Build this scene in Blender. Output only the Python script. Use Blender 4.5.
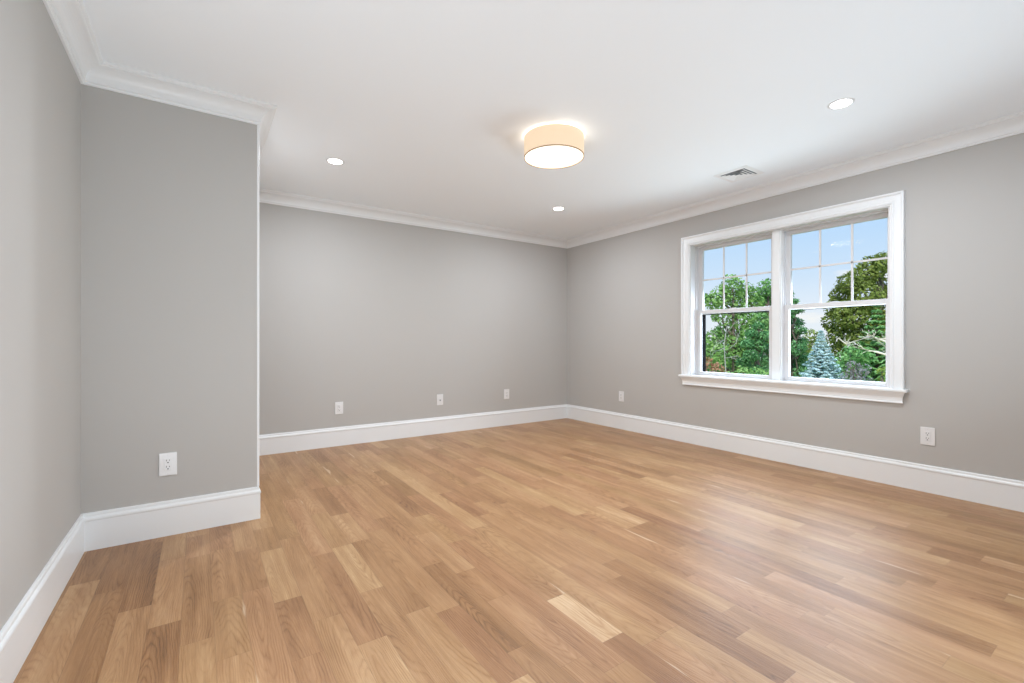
import bpy, bmesh, math, random
import numpy as np
from mathutils import Vector, Matrix, noise as mnoise

S = bpy.context.scene
COL = S.collection
PI = math.pi
for o in list(bpy.data.objects):
    bpy.data.objects.remove(o)

# ------------------------------------------------------------------ camera
XL, XE, XR = -0.489, 0.2847, 4.206       # left wall, closet corner, right wall
YN, YB, YR = 3.1156, 4.827, -2.3         # closet front, back wall, rear wall
HC = 2.44                                # ceiling
CH, PSI, F = 1.0478, 0.5974, 459.9       # camera height, yaw to the right, focal length in pixels
cam_d = bpy.data.cameras.new('camera')
cam_d.sensor_width = 36.0
cam_d.lens = F / 1024 * 36
cam_d.clip_start = 0.02
cam_d.shift_y = 0.48 / 1024
cam = bpy.data.objects.new('camera', cam_d)
cam.location = (0, 0, CH)
cam.rotation_euler = (PI / 2, 0, -PSI)
COL.objects.link(cam)
S.camera = cam

# ------------------------------------------------------------------ view, sky, sun, daylight, exposure
S.view_settings.view_transform = 'Standard'
S.view_settings.look = 'None'
S.view_settings.exposure = -0.07
S.view_settings.gamma = 1.0
S.view_settings.use_curve_mapping = False
try:
    S.cycles.use_denoising = True
    S.cycles.max_bounces = 14
    S.cycles.diffuse_bounces = 8
    S.cycles.transparent_max_bounces = 24
    S.cycles.sample_clamp_indirect = 8
    S.cycles.caustics_reflective = False
    S.cycles.caustics_refractive = False
except Exception:
    pass

W = bpy.data.worlds.new('sky')
S.world = W
W.use_nodes = True
nt = W.node_tree
nt.nodes.clear()
wo = nt.nodes.new('ShaderNodeOutputWorld')
bg = nt.nodes.new('ShaderNodeBackground')
tc = nt.nodes.new('ShaderNodeTexCoord')
sx = nt.nodes.new('ShaderNodeSeparateXYZ')
nt.links.new(tc.outputs['Generated'], sx.inputs[0])
rp = nt.nodes.new('ShaderNodeValToRGB')
cr = rp.color_ramp
cr.elements[0].position = 0.0
cr.elements[0].color = (0.90, 0.95, 1.0, 1)
cr.elements[1].position = 1.0
cr.elements[1].color = (0.30, 0.50, 0.95, 1)
for p_, c_ in ((0.06, (0.84, 0.92, 1.03, 1)), (0.13, (0.66, 0.83, 1.04, 1)), (0.20, (0.55, 0.77, 1.05, 1)), (0.4, (0.45, 0.66, 1.0, 1))):
    e = cr.elements.new(p_)
    e.color = c_
nt.links.new(sx.outputs['Z'], rp.inputs[0])
mp = nt.nodes.new('ShaderNodeMapping')
mp.inputs['Scale'].default_value = (5.0, 5.0, 16.0)
mp.inputs['Location'].default_value = (0.4, 0.15, 0.35)
nt.links.new(tc.outputs['Generated'], mp.inputs[0])
cn = nt.nodes.new('ShaderNodeTexNoise')
cn.inputs['Scale'].default_value = 1.6
cn.inputs['Detail'].default_value = 6
nt.links.new(mp.outputs[0], cn.inputs['Vector'])
crp = nt.nodes.new('ShaderNodeValToRGB')
crp.color_ramp.elements[0].position = 0.60
crp.color_ramp.elements[1].position = 0.72
nt.links.new(cn.outputs[0], crp.inputs[0])
cm = nt.nodes.new('ShaderNodeMix')
cm.data_type = 'RGBA'
nt.links.new(crp.outputs[0], cm.inputs[0])
nt.links.new(rp.outputs[0], cm.inputs[6])
cm.inputs[7].default_value = (1.0, 1.0, 1.0, 1)
nt.links.new(cm.outputs[2], bg.inputs['Color'])
# the sky brightens with height above the tree line
sm = nt.nodes.new('ShaderNodeMapRange')
sm.interpolation_type = 'SMOOTHSTEP'
sm.inputs['From Min'].default_value = 0.25
sm.inputs['From Max'].default_value = 0.60
sm.inputs['To Min'].default_value = 1.0
sm.inputs['To Max'].default_value = 3.0
nt.links.new(sx.outputs['Z'], sm.inputs['Value'])
nt.links.new(sm.outputs[0], bg.inputs['Strength'])
nt.links.new(bg.outputs[0], wo.inputs[0])


def add_light(name, kind, loc, rot, energy, color, **kw):
    d = bpy.data.lights.new(name, kind)
    d.energy = energy
    d.color = color
    for k, v in kw.items():
        setattr(d, k, v)
    o = bpy.data.objects.new(name, d)
    o.location = loc
    o.rotation_euler = rot
    COL.objects.link(o)
    return o


# sun stands behind the house and lights the garden on the window side
sun = add_light('sun', 'SUN', (0, 0, 20), (0, 0, 0), 3.5, (1.0, 0.95, 0.84), angle=0.02)
sun.rotation_euler = Vector((0.62, 0.30, -0.72)).to_track_quat('-Z', 'Y').to_euler()
# daylight of sky and sunlit garden falling in through the window opening
day = add_light('window_daylight', 'AREA', (XR + 0.215, 2.067, 1.13), (0, 0, 0), 38.0, (0.76, 0.86, 1.0),
                shape='RECTANGLE', size=0.82, size_y=1.66)
day.rotation_euler = (0, PI / 2, 0)
day.data.specular_factor = 0.15
# two unseen fill lights, added outside the frame to brighten the ceiling
fl = add_light('added_fill_light', 'AREA', (-0.3, 1.0, 0.3), (0, 0, 0), 29.5, (0.84, 0.925, 1.0), shape='DISK', size=0.9)
fl.rotation_euler = Vector((0.60, 0.30, 0.74)).to_track_quat('-Z', 'Y').to_euler()
fl2 = add_light('added_fill_light', 'AREA', (2.6, -0.1, 0.3), (0, 0, 0), 23.5, (0.72, 0.88, 1.0), shape='DISK', size=0.9)
fl2.rotation_euler = Vector((-0.32, 0.50, 0.81)).to_track_quat('-Z', 'Y').to_euler()


# ------------------------------------------------------------------ materials


def mat(name):
    m = bpy.data.materials.new(name)
    m.use_nodes = True
    return m, m.node_tree.nodes, m.node_tree.links, m.node_tree.nodes['Principled BSDF']


def plain(name, col, rough=0.5, spec=0.5, metal=0.0, bump=0.0, bscale=200, var=0.0):
    m, n, l, b = mat(name)
    b.inputs['Base Color'].default_value = (*col, 1)
    b.inputs['Roughness'].default_value = rough
    b.inputs['Specular IOR Level'].default_value = spec
    b.inputs['Metallic'].default_value = metal
    t = n.new('ShaderNodeTexCoord')
    nz = n.new('ShaderNodeTexNoise')
    nz.inputs['Scale'].default_value = bscale
    nz.inputs['Detail'].default_value = 3
    l.new(t.outputs['Object'], nz.inputs['Vector'])
    if bump:
        bp = n.new('ShaderNodeBump')
        bp.inputs['Strength'].default_value = bump
        bp.inputs['Distance'].default_value = 0.002
        l.new(nz.outputs[0], bp.inputs['Height'])
        l.new(bp.outputs[0], b.inputs['Normal'])
    if var:
        n2 = n.new('ShaderNodeTexNoise')
        n2.inputs['Scale'].default_value = 1.3
        l.new(t.outputs['Object'], n2.inputs['Vector'])
        h = n.new('ShaderNodeHueSaturation')
        h.inputs['Color'].default_value = (*col, 1)
        mr = n.new('ShaderNodeMapRange')
        mr.inputs['To Min'].default_value = 1 - var
        mr.inputs['To Max'].default_value = 1 + var
        l.new(n2.outputs[0], mr.inputs[0])
        l.new(mr.outputs[0], h.inputs['Value'])
        l.new(h.outputs[0], b.inputs['Base Color'])
    return m


def emit(name, col, strength):
    m, n, l, b = mat(name)
    b.inputs['Base Color'].default_value = (*col, 1)
    b.inputs['Emission Color'].default_value = (*col, 1)
    b.inputs['Emission Strength'].default_value = strength
    b.inputs['Roughness'].default_value = 0.6
    return m


M_wall = plain('greige_paint', (0.50, 0.49, 0.472), 0.75, 0.25, bump=0.08, bscale=350, var=0.01)
M_ceil = plain('ceiling_paint', (0.90, 0.945, 0.98), 0.9, 0.1, bump=0.05, bscale=300)
M_trim = plain('white_trim_paint', (0.835, 0.86, 0.875), 0.35, 0.45, bump=0.02, bscale=120)
M_sash = plain('white_sash_paint', (0.72, 0.72, 0.73), 0.4, 0.45, bump=0.02, bscale=120)
M_plate = plain('white_plastic', (0.78, 0.785, 0.79), 0.3, 0.5, bump=0.02, bscale=150)
M_dark = plain('dark_hole', (0.03, 0.03, 0.032), 0.6, 0.3, bump=0.02)
M_black = plain('black_screen_frame', (0.004, 0.004, 0.005), 0.9, 0.03, bump=0.02)
M_steel = plain('steel_screw', (0.7, 0.7, 0.7), 0.35, 0.5, metal=0.6, bump=0.02)
M_duct = plain('duct_metal', (0.16, 0.19, 0.22), 0.5, 0.4, bump=0.02)
M_vent = plain('vent_enamel', (0.86, 0.87, 0.88), 0.45, 0.4, bump=0.02)
M_lens = emit('downlight_lens', (1.0, 0.985, 0.96), 14.0)
M_diff = emit('lamp_diffuser', (1.0, 0.975, 0.90), 2.2)

# the diffuser glows brightest in the middle, under the lamps
n, l = M_diff.node_tree.nodes, M_diff.node_tree.links
b = n['Principled BSDF']
t_ = n.new('ShaderNodeTexCoord')
ln = n.new('ShaderNodeVectorMath')
ln.operation = 'LENGTH'
l.new(t_.outputs['Object'], ln.inputs[0])
dm = n.new('ShaderNodeMapRange')
dm.interpolation_type = 'SMOOTHSTEP'
dm.inputs['From Min'].default_value = 0.16
dm.inputs['From Max'].default_value = 0.245
dm.inputs['To Min'].default_value = 1.7
dm.inputs['To Max'].default_value = 0.85
l.new(ln.outputs['Value'], dm.inputs['Value'])
l.new(dm.outputs[0], b.inputs['Emission Strength'])
b.inputs['Emission Color'].default_value = (1.0, 0.94, 0.80, 1)
M_hem = plain('shade_hem', (0.50, 0.36, 0.22), 0.8, 0.2, bump=0.05)
# lamp shade: cream linen lit from inside
M_shade, n, l, b = mat('linen_shade')
b.inputs['Base Color'].default_value = (0.36, 0.30, 0.23, 1)
b.inputs['Roughness'].default_value = 0.9
t_ = n.new('ShaderNodeTexCoord')
wv = n.new('ShaderNodeTexWave')
wv.wave_type = 'BANDS'
wv.bands_direction = 'Z'
wv.inputs['Scale'].default_value = 90
wv.inputs['Distortion'].default_value = 2
l.new(t_.outputs['Object'], wv.inputs['Vector'])
bp = n.new('ShaderNodeBump')
bp.inputs['Strength'].default_value = 0.2
bp.inputs['Distance'].default_value = 0.001
l.new(wv.outputs[0], bp.inputs['Height'])
l.new(bp.outputs[0], b.inputs['Normal'])
b.inputs['Emission Color'].default_value = (1.0, 0.76, 0.52, 1)
b.inputs['Emission Strength'].default_value = 0.76

# window glass: clear pane with a little mirror reflection
M_glass = bpy.data.materials.new('window_glass')
M_glass.use_nodes = True
n, l = M_glass.node_tree.nodes, M_glass.node_tree.links
n.clear()
go = n.new('ShaderNodeOutputMaterial')
gm = n.new('ShaderNodeMixShader')
gt = n.new('ShaderNodeBsdfTransparent')
gg = n.new('ShaderNodeBsdfGlossy')
gg.inputs['Roughness'].default_value = 0.02
gf = n.new('ShaderNodeFresnel')
gf.inputs['IOR'].default_value = 1.10
gt.inputs['Color'].default_value = (0.985, 0.995, 0.99, 1)
l.new(gf.outputs[0], gm.inputs[0])
l.new(gt.outputs[0], gm.inputs[1])
l.new(gg.outputs[0], gm.inputs[2])
l.new(gm.outputs[0], go.inputs[0])

# oak strip floor: one face per board; a colour attribute gives each board its tone and seed,
# a UV map in metres (u across, v along the board) carries the grain
M_floor, n, l, b = mat('oak_strip_floor')
at = n.new('ShaderNodeAttribute')
at.attribute_name = 'board'
sp = n.new('ShaderNodeSeparateColor')
l.new(at.outputs['Color'], sp.inputs[0])     # r tone, g seed, b hue
uvn = n.new('ShaderNodeUVMap')
uvn.uv_map = 'boards'
suv = n.new('ShaderNodeSeparateXYZ')
l.new(uvn.outputs[0], suv.inputs[0])


def M(op, a, b_=None, c_=None):
    x = n.new('ShaderNodeMath')
    x.operation = op
    for i, v in enumerate((a, b_, c_)):
        if v is None:
            continue
        if hasattr(v, 'links'):
            l.new(v, x.inputs[i])
        else:
            x.inputs[i].default_value = v
    return x.outputs[0]


def comb(x, y, z):
    c = n.new('ShaderNodeCombineXYZ')
    for i, v in enumerate((x, y, z)):
        if hasattr(v, 'links'):
            l.new(v, c.inputs[i])
        else:
            c.inputs[i].default_value = v
    return c.outputs[0]


def noise(vec, scale, detail=3, rough=0.5, dist=0.0):
    x = n.new('ShaderNodeTexNoise')
    x.inputs['Scale'].default_value = scale
    x.inputs['Detail'].default_value = detail
    x.inputs['Roughness'].default_value = rough
    x.inputs['Distortion'].default_value = dist
    l.new(vec, x.inputs['Vector'])
    return x.outputs[0]


U, V = suv.outputs[0], suv.outputs[1]
seed = sp.outputs[1]
so = M('MULTIPLY', seed, 57.0)
# growth rings of a log cut at a slant: hyperbolas = the cathedral figure
n1 = noise(comb(M('MULTIPLY', U, 9.0), M('MULTIPLY', V, 1.6), so), 1.0, 2)
n2 = noise(comb(M('MULTIPLY', U, 40.0), M('MULTIPLY', V, 7.0), so), 1.0, 2)
off = M('MULTIPLY', M('SUBTRACT', M('FRACT', M('MULTIPLY', seed, 7.31)), 0.5), 0.11)
xx = M('ADD', M('SUBTRACT', U, 0.05), M('ADD', off, M('MULTIPLY', M('SUBTRACT', n1, 0.5), 0.06)))
vs = M('SUBTRACT', M('FRACT', M('MULTIPLY', seed, 13.7)), 0.5)
sl = M('MULTIPLY', M('SIGN', vs), M('ADD', 0.05, M('MULTIPLY', M('ABSOLUTE', vs), 0.12)))
dd = M('ADD', M('MULTIPLY', M('ADD', V, M('MULTIPLY', M('SUBTRACT', n1, 0.5), 0.5)), sl), M('MULTIPLY', M('FRACT', M('MULTIPLY', seed, 3.7)), 0.06))
rr = M('SQRT', M('ADD', M('MULTIPLY', xx, xx), M('MULTIPLY', dd, dd)))
rr = M('ADD', rr, M('MULTIPLY', n2, 0.011))
ring = M('FRACT', M('MULTIPLY', rr, 150.0))
ring = M('POWER', M('ABSOLUTE', M('SUBTRACT', M('MULTIPLY', ring, 2.0), 1.0)), 2.6)
# fine pores stretched along the board
pores = noise(comb(M('MULTIPLY', U, 420.0), M('MULTIPLY', V, 14.0), so), 1.0, 3, 0.7)
streak = noise(comb(M('MULTIPLY', U, 55.0), M('MULTIPLY', V, 1.1), so), 1.0, 3, 0.55)
blot = noise(comb(M('MULTIPLY', U, 14.0), M('MULTIPLY', V, 2.6), M('ADD', so, 9.0)), 1.0, 2)
tone = M('ADD', sp.outputs[0], M('MULTIPLY', M('SUBTRACT', streak, 0.5), 0.50))
tone = M('ADD', tone, M('MULTIPLY', M('SUBTRACT', blot, 0.5), 0.50))
fig = noise(comb(M('MULTIPLY', U, 16.0), M('MULTIPLY', V, 3.0), M('ADD', so, 21.0)), 1.0, 2)
figm = n.new('ShaderNodeMapRange')
figm.inputs['From Min'].default_value = 0.36
figm.inputs['From Max'].default_value = 0.66
figm.inputs['To Min'].default_value = 0.03
figm.inputs['To Max'].default_value = 0.25
l.new(fig, figm.inputs['Value'])
tone = M('SUBTRACT', tone, M('MULTIPLY', ring, figm.outputs[0]))
tone = M('ADD', tone, M('MULTIPLY', M('SUBTRACT', pores, 0.5), 0.42))
ramp = n.new('ShaderNodeValToRGB')
ce = ramp.color_ramp
ce.elements[0].position = 0.0
ce.elements[0].color = (0.150, 0.076, 0.031, 1)
ce.elements[1].position = 1.0
ce.elements[1].color = (0.760, 0.570, 0.361, 1)
for p_, c_ in ((0.25, (0.290, 0.154, 0.069, 1)), (0.5, (0.420, 0.242, 0.119, 1)), (0.75, (0.540, 0.342, 0.184, 1))):
    e = ce.elements.new(p_)
    e.color = c_
l.new(tone, ramp.inputs[0])
# some boards lean pink, others lean olive
hs = n.new('ShaderNodeHueSaturation')
l.new(M('ADD', 0.4925, M('MULTIPLY', sp.outputs[2], 0.009)), hs.inputs['Hue'])
hs.inputs['Saturation'].default_value = 1.06
hs.inputs['Value'].default_value = 0.93
l.new(ramp.outputs[0], hs.inputs['Color'])
# pale sapwood along one edge of some boards
sapm = M('GREATER_THAN', M('FRACT', M('MULTIPLY', seed, 23.3)), 0.80)
sapw = M('MULTIPLY', M('FRACT', M('MULTIPLY', seed, 41.9)), 0.016)
sapn = noise(comb(M('MULTIPLY', U, 3.0), M('MULTIPLY', V, 3.0), so), 1.0, 2)
sape = M('ADD', sapw, M('MULTIPLY', M('SUBTRACT', sapn, 0.66), 0.10))
sapf = n.new('ShaderNodeMapRange')
sapf.inputs['From Min'].default_value = -0.003
sapf.inputs['From Max'].default_value = 0.003
l.new(M('SUBTRACT', sape, U), sapf.inputs['Value'])
sap = n.new('ShaderNodeMix')
sap.data_type = 'RGBA'
l.new(M('MULTIPLY', M('MULTIPLY', sapm, sapf.outputs[0]), 0.5), sap.inputs[0])
l.new(hs.outputs[0], sap.inputs[6])
sap.inputs[7].default_value = (0.80, 0.64, 0.46, 1)
# knots: small dark eyes
vo = n.new('ShaderNodeTexVoronoi')
vo.inputs['Scale'].default_value = 1.0
l.new(comb(M('MULTIPLY', U, 6.5), M('MULTIPLY', V, 2.4), so), vo.inputs['Vector'])
kn = n.new('ShaderNodeMapRange')
kn.inputs['From Min'].default_value = 0.03
kn.inputs['From Max'].default_value = 0.11
kn.inputs['To Min'].default_value = 0.55
kn.inputs['To Max'].default_value = 0.0
l.new(vo.outputs['Distance'], kn.inputs['Value'])
sc_ = n.new('ShaderNodeSeparateColor')
l.new(vo.outputs['Color'], sc_.inputs[0])
knm = M('MULTIPLY', kn.outputs[0], M('GREATER_THAN', sc_.outputs[0], 0.84))
kx = n.new('ShaderNodeMix')
kx.data_type = 'RGBA'
l.new(knm, kx.inputs[0])
l.new(sap.outputs[2], kx.inputs[6])
kx.inputs[7].default_value = (0.16, 0.085, 0.045, 1)
# hairline joints between boards (uv2 = distance to the board edges)
uv2 = n.new('ShaderNodeUVMap')
uv2.uv_map = 'across'
s2 = n.new('ShaderNodeSeparateXYZ')
l.new(uv2.outputs[0], s2.inputs[0])
ed = M('MINIMUM', s2.outputs[0], M('SUBTRACT', 1.0, s2.outputs[0]))
edm = n.new('ShaderNodeMapRange')
edm.inputs['From Min'].default_value = 0.004
edm.inputs['From Max'].default_value = 0.016
edm.inputs['To Min'].default_value = 0.28
edm.inputs['To Max'].default_value = 0.0
l.new(ed, edm.inputs['Value'])
em = n.new('ShaderNodeMapRange')
em.inputs['From Min'].default_value = 0.0005
em.inputs['From Max'].default_value = 0.002
em.inputs['To Min'].default_value = 0.38
em.inputs['To Max'].default_value = 0.0
l.new(s2.outputs[1], em.inputs['Value'])
jx = n.new('ShaderNodeMix')
jx.data_type = 'RGBA'
l.new(M('MAXIMUM', edm.outputs[0], em.outputs[0]), jx.inputs[0])
l.new(kx.outputs[2], jx.inputs[6])
jx.inputs[7].default_value = (0.10, 0.055, 0.03, 1)
l.new(jx.outputs[2], b.inputs['Base Color'])
l.new(M('ADD', 0.33, M('MULTIPLY', M('SUBTRACT', 1.0, pores), 0.10)), b.inputs['Roughness'])
b.inputs['Specular IOR Level'].default_value = 0.5
bpn = n.new('ShaderNodeBump')
bpn.inputs['Strength'].default_value = 0.4
bpn.inputs['Distance'].default_value = 0.0015
l.new(M('SUBTRACT', pores, M('MULTIPLY', ring, 0.5)), bpn.inputs['Height'])
l.new(bpn.outputs[0], b.inputs['Normal'])

# ------------------------------------------------------------------ mesh helpers


def finish(name, bm, m, parent=None, smooth=False):
    me = bpy.data.meshes.new(name)
    bmesh.ops.recalc_face_normals(bm, faces=bm.faces[:])
    bm.to_mesh(me)
    bm.free()
    if m is not None:
        me.materials.append(m)
    if smooth:
        for p in me.polygons:
            p.use_smooth = True
    o = bpy.data.objects.new(name, me)
    COL.objects.link(o)
    if parent is not None:
        o.parent = parent
    return o


def box(bm, x0, x1, y0, y1, z0, z1, bevel=0.0):
    r = bmesh.ops.create_cube(bm, size=1.0)
    vs = r['verts']
    for v in vs:
        v.co = Vector((x0 + (v.co.x + .5) * (x1 - x0), y0 + (v.co.y + .5) * (y1 - y0), z0 + (v.co.z + .5) * (z1 - z0)))
    if bevel:
        es = list({e for v in vs for e in v.link_edges})
        bmesh.ops.bevel(bm, geom=es, offset=bevel, segments=2, affect='EDGES', profile=0.5)
    return bm


def new():
    return bmesh.new()


def struct(o, parent_ok=True):
    o['kind'] = 'structure'
    return o


def thing(name, label, cat, loc=(0, 0, 0), rz=0.0, group=None):
    o = bpy.data.objects.new(name, None)
    o.empty_display_size = 0.05
    o.location = loc
    o.rotation_euler = (0, 0, rz)
    COL.objects.link(o)
    o['label'] = label
    o['category'] = cat
    if group:
        o['group'] = group
    return o


def copy_thing(src, loc, rz, label, group=None):
    r = src.copy()
    COL.objects.link(r)
    r.location = loc
    r.rotation_euler = (0, 0, rz)
    r['label'] = label
    if group:
        r['group'] = group
    for ch in list(src.children):
        c = ch.copy()
        COL.objects.link(c)
        c.parent = r
        for g in list(ch.children):
            d = g.copy()
            COL.objects.link(d)
            d.parent = c
    return r


def lathe(bm, prof, seg=48, cx=0, cy=0, close=False):
    rings = []
    for r, z in prof:
        if r < 1e-6:
            rings.append([bm.verts.new((cx, cy, z))])
        else:
            rings.append([bm.verts.new((cx + r * math.cos(2 * PI * k / seg), cy + r * math.sin(2 * PI * k / seg), z)) for k in range(seg)])
    prs = list(zip(rings, rings[1:]))
    if close:
        prs.append((rings[-1], rings[0]))
    for a, c in prs:
        for k in range(seg):
            k2 = (k + 1) % seg
            if len(a) == 1 and len(c) == 1:
                continue
            if len(a) == 1:
                bm.faces.new((a[0], c[k], c[k2]))
            elif len(c) == 1:
                bm.faces.new((a[k], a[k2], c[0]))
            else:
                bm.faces.new((a[k], a[k2], c[k2], c[k]))


# ------------------------------------------------------------------ room shell
TH = 0.16
loop = [(XL, YR), (XL, YN), (XE, YN), (XE, YB), (XR, YB), (XR, YR)]   # interior lies to the right of the walk

# floor boards
rnd = random.Random(11)
BW, B0 = 0.1015, -0.0555
forced = {   # row: [(y0, y1, tone, hue)] boards that stand out in the photograph
    -4: [(1.2, 2.70, 0.66, .5), (2.70, 3.2, 0.36, .5)],
    -3: [(1.5, 2.546, 0.42, .5), (2.546, 3.2, 0.34, .4)],
    -2: [(1.35, 2.324, 0.52, .5), (2.324, 3.03, 0.31, .4)],
    -1: [(1.1, 2.135, 0.36, .4), (2.135, 2.76, 0.56, .5)],
    0: [(1.2, 1.95, 0.55, .8), (1.95, 2.72, 0.46, .6)],
    1: [(1.1, 1.79, 0.58, .6), (1.79, 2.21, 0.50, .8), (2.21, 2.75, .52, .5)],
    2: [(1.0, 2.22, 0.54, .2), (2.22, 2.67, 0.47, .5)],
    3: [(1.2, 1.65, 0.48, .3), (1.65, 2.06, 0.40, .3), (2.06, 2.60, 0.66, .8)],
    4: [(1.0, 1.84, 0.58, .7), (1.84, 2.7, 0.56, .6)],
    5: [(0.9, 1.61, 0.62, .8), (1.61, 2.4, 0.44, .3)],
    9: [(1.29, 2.0, 0.34, .5), (2.0, 2.7, .5, .4)],
    10: [(1.59, 1.86, 0.44, .3), (1.86, 2.35, 0.64, .5)],
    12: [(1.147, 1.46, 0.86, .4), (1.46, 2.2, .5, .5)],
    15: [(0.7, 1.428, 0.36, .4), (1.428, 2.1, .52, .5)],
    16: [(0.9, 1.552, 0.38, .4), (1.552, 2.5, .54, .5)],
    22: [(0.37, 1.15, 0.38, .4)],
    26: [(0.618, 1.3, 0.40, .5)],
    7: [(2.9, 3.5, .38, .4)], 11: [(2.6, 3.3, .40, .3)], 14: [(2.9, 3.6, .62, .6)],
}
verts, faces, att, uvs, uvs2 = [], [], [], [], []
k0 = int(math.floor((XL - B0) / BW)) - 1
k1 = int(math.ceil((XR - B0) / BW)) + 1
Y0F, Y1F = YR - 0.05, YB + 0.05


def add_board(k, ya, yb, tone, hue):
    xa, xb = max(B0 + BW * k, XL - 0.05), min(B0 + BW * (k + 1), XR + 0.05)
    if xb - xa < 0.002 or yb - ya < 0.004:
        return
    i = len(verts)
    verts.extend([(xa, ya, 0), (xb, ya, 0), (xb, yb, 0), (xa, yb, 0)])
    faces.append((i, i + 1, i + 2, i + 3))
    att.append((tone, rnd.random(), hue))
    fl_, fe = rnd.random() < .5, rnd.random() < .5
    L = yb - ya
    for (a, c) in ((0, 0), (1, 0), (1, 1), (0, 1)):
        u = (xa - (B0 + BW * k)) + a * (xb - xa)
        v = c * L
        uvs.append((BW - u if fl_ else u, L - v if fe else v))
        uvs2.append((u / BW, v))


for k in range(k0, k1):
    segs = sorted(forced.get(k, []))
    y = Y0F - rnd.random() * 0.7
    cuts = []
    while y < Y1F:
        nxt = segs[0] if segs else None
        if nxt and y + 0.05 >= nxt[0]:
            cuts.append((y if not cuts else cuts[-1][1], nxt[1], nxt[2], nxt[3]))
            y = nxt[1]
            segs.pop(0)
            continue
        L = rnd.choice((0.32, 0.45, 0.55, 0.7, 0.85, 1.0, 1.25)) * rnd.uniform(0.85, 1.15)
        e_ = y + L
        if nxt and e_ > nxt[0] - 0.2:
            e_ = nxt[0]
        tone = min(0.72, max(0.34, rnd.gauss(0.53, 0.075)))
        cuts.append((y, e_, tone, rnd.random()))
        y = e_
    for (ya, yb_, tone, hue) in cuts:
        add_board(k, max(ya, Y0F), min(yb_, Y1F), tone, hue)
me = bpy.data.meshes.new('floor')
me.from_pydata(verts, [], faces)
ca = me.attributes.new('board', 'FLOAT_COLOR', 'CORNER')
ul = me.uv_layers.new(name='boards')
u2 = me.uv_layers.new(name='across')
ca = me.attributes['board']
for fi, a in enumerate(att):
    for j in range(4):
        ca.data[fi * 4 + j].color = (a[0], a[1], a[2], 1)
        me.uv_layers['boards'].data[fi * 4 + j].uv = uvs[fi * 4 + j]
        me.uv_layers['across'].data[fi * 4 + j].uv = uvs2[fi * 4 + j]
me.materials.append(M_floor)
fo = bpy.data.objects.new('floor', me)
COL.objects.link(fo)
struct(fo)

bm = box(new(), XL - TH, XR + TH, YR - TH, YB + TH, -0.25, -0.004)
struct(finish('floor_joists', bm, M_trim))
bm = box(new(), XL - TH, XR + TH, YR - TH, YB + TH, HC, HC + 0.25)
struct(finish('ceiling', bm, M_ceil))
struct(finish('wall_left', box(new(), XL - TH, XL, YR - TH, YN, 0, HC), M_wall))
struct(finish('wall_closet', box(new(), XL - TH, XE, YN, YB + TH, 0, HC), M_wall))
struct(finish('wall_back', box(new(), XE, XR + TH, YB, YB + TH, 0, HC), M_wall))
struct(finish('wall_rear', box(new(), XL - TH, XR + TH, YR - TH, YR, 0, HC), M_wall))
# right wall with the window opening
WY0, WY1, WZ0, WZ1 = 1.228, 2.910, 0.670, 2.056     # rough opening inside the casing
bm = new()
box(bm, XR, XR + TH + .03, YR, WY0, 0, HC)
box(bm, XR, XR + TH + .03, WY1, YB, 0, HC)
box(bm, XR, XR + TH + .03, WY0, WY1, 0, WZ0)
box(bm, XR, XR + TH + .03, WY0, WY1, WZ1, HC)
struct(finish('wall_right', bm, M_wall))


def sweep(prof, pts, closed):
    """mitred moulding segments along a plan polyline, profile = (distance from wall, z); yields one bmesh per side"""
    N = len(pts)
    P = [Vector(p) for p in pts]

    def nrm(i):
        d = (P[(i + 1) % N] - P[i]).normalized()
        return Vector((d.y, -d.x))
    corner = []
    for i in range(N):
        n0, n1_ = nrm((i - 1) % N), nrm(i)
        m_ = (n0 + n1_)
        m_ = m_ / m_.dot(n1_)
        corner.append(m_)
    out = []
    for i in range(N):
        j = (i + 1) % N
        b_ = bmesh.new()
        ra = [b_.verts.new((P[i].x + corner[i].x * d, P[i].y + corner[i].y * d, z)) for d, z in prof]
        rb = [b_.verts.new((P[j].x + corner[j].x * d, P[j].y + corner[j].y * d, z)) for d, z in prof]
        q = len(prof)
        for a in range(q):
            c = (a + 1) % q
            b_.faces.new((ra[a], ra[c], rb[c], rb[a]))
        b_.faces.new(ra)
        b_.faces.new(rb)
        out.append(b_)
    return out


base_prof = [(0, 0.0), (0.016, 0.0), (0.016, 0.148), (0.0185, 0.151), (0.0195, 0.157), (0.018, 0.164), (0.0135, 0.170),
             (0.011, 0.1715), (0.011, 0.181), (0.0085, 0.1865), (0.004, 0.188), (0, 0.188)]
crown_prof = [(0, 2.338), (0.010, 2.338), (0.0125, 2.342), (0.0125, 2.348), (0.0155, 2.351), (0.019, 2.352)]
for q in range(1, 10):     # cove
    a = q / 9 * PI / 2
    crown_prof.append((0.019 + (1 - math.cos(a)) * 0.062, 2.352 + math.sin(a) * 0.066))
crown_prof += [(0.085, 2.420), (0.086, 2.425), (0.092, 2.428), (0.0965, 2.433), (0.0965, 2.440), (0, 2.440)]
sides = ['left', 'closet', 'closet_side', 'back', 'right', 'rear']
for nm, b_ in zip(sides, sweep(base_prof, loop, True)):
    struct(finish('baseboard_' + nm, b_, M_trim))
for i, b_ in enumerate(sweep(crown_prof, loop, True)):
    struct(finish('trim_%d' % (i + 1), b_, M_trim))
# white board running up the outside corner of the closet wall
struct(finish('trim_7', box(new(), XE, XE + 0.0125, YN, YN + 0.085, 0.188, 2.3385, 0.002), M_trim))

# ------------------------------------------------------------------ window (two double-hung units in one casing)
win = bpy.data.objects.new('window_1', None)
win.empty_display_size = 0.1
COL.objects.link(win)
struct(win)
win.location = (XR, 2.08, 0.70)
WX, WYc, WZc = XR, 2.08, 0.70


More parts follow.
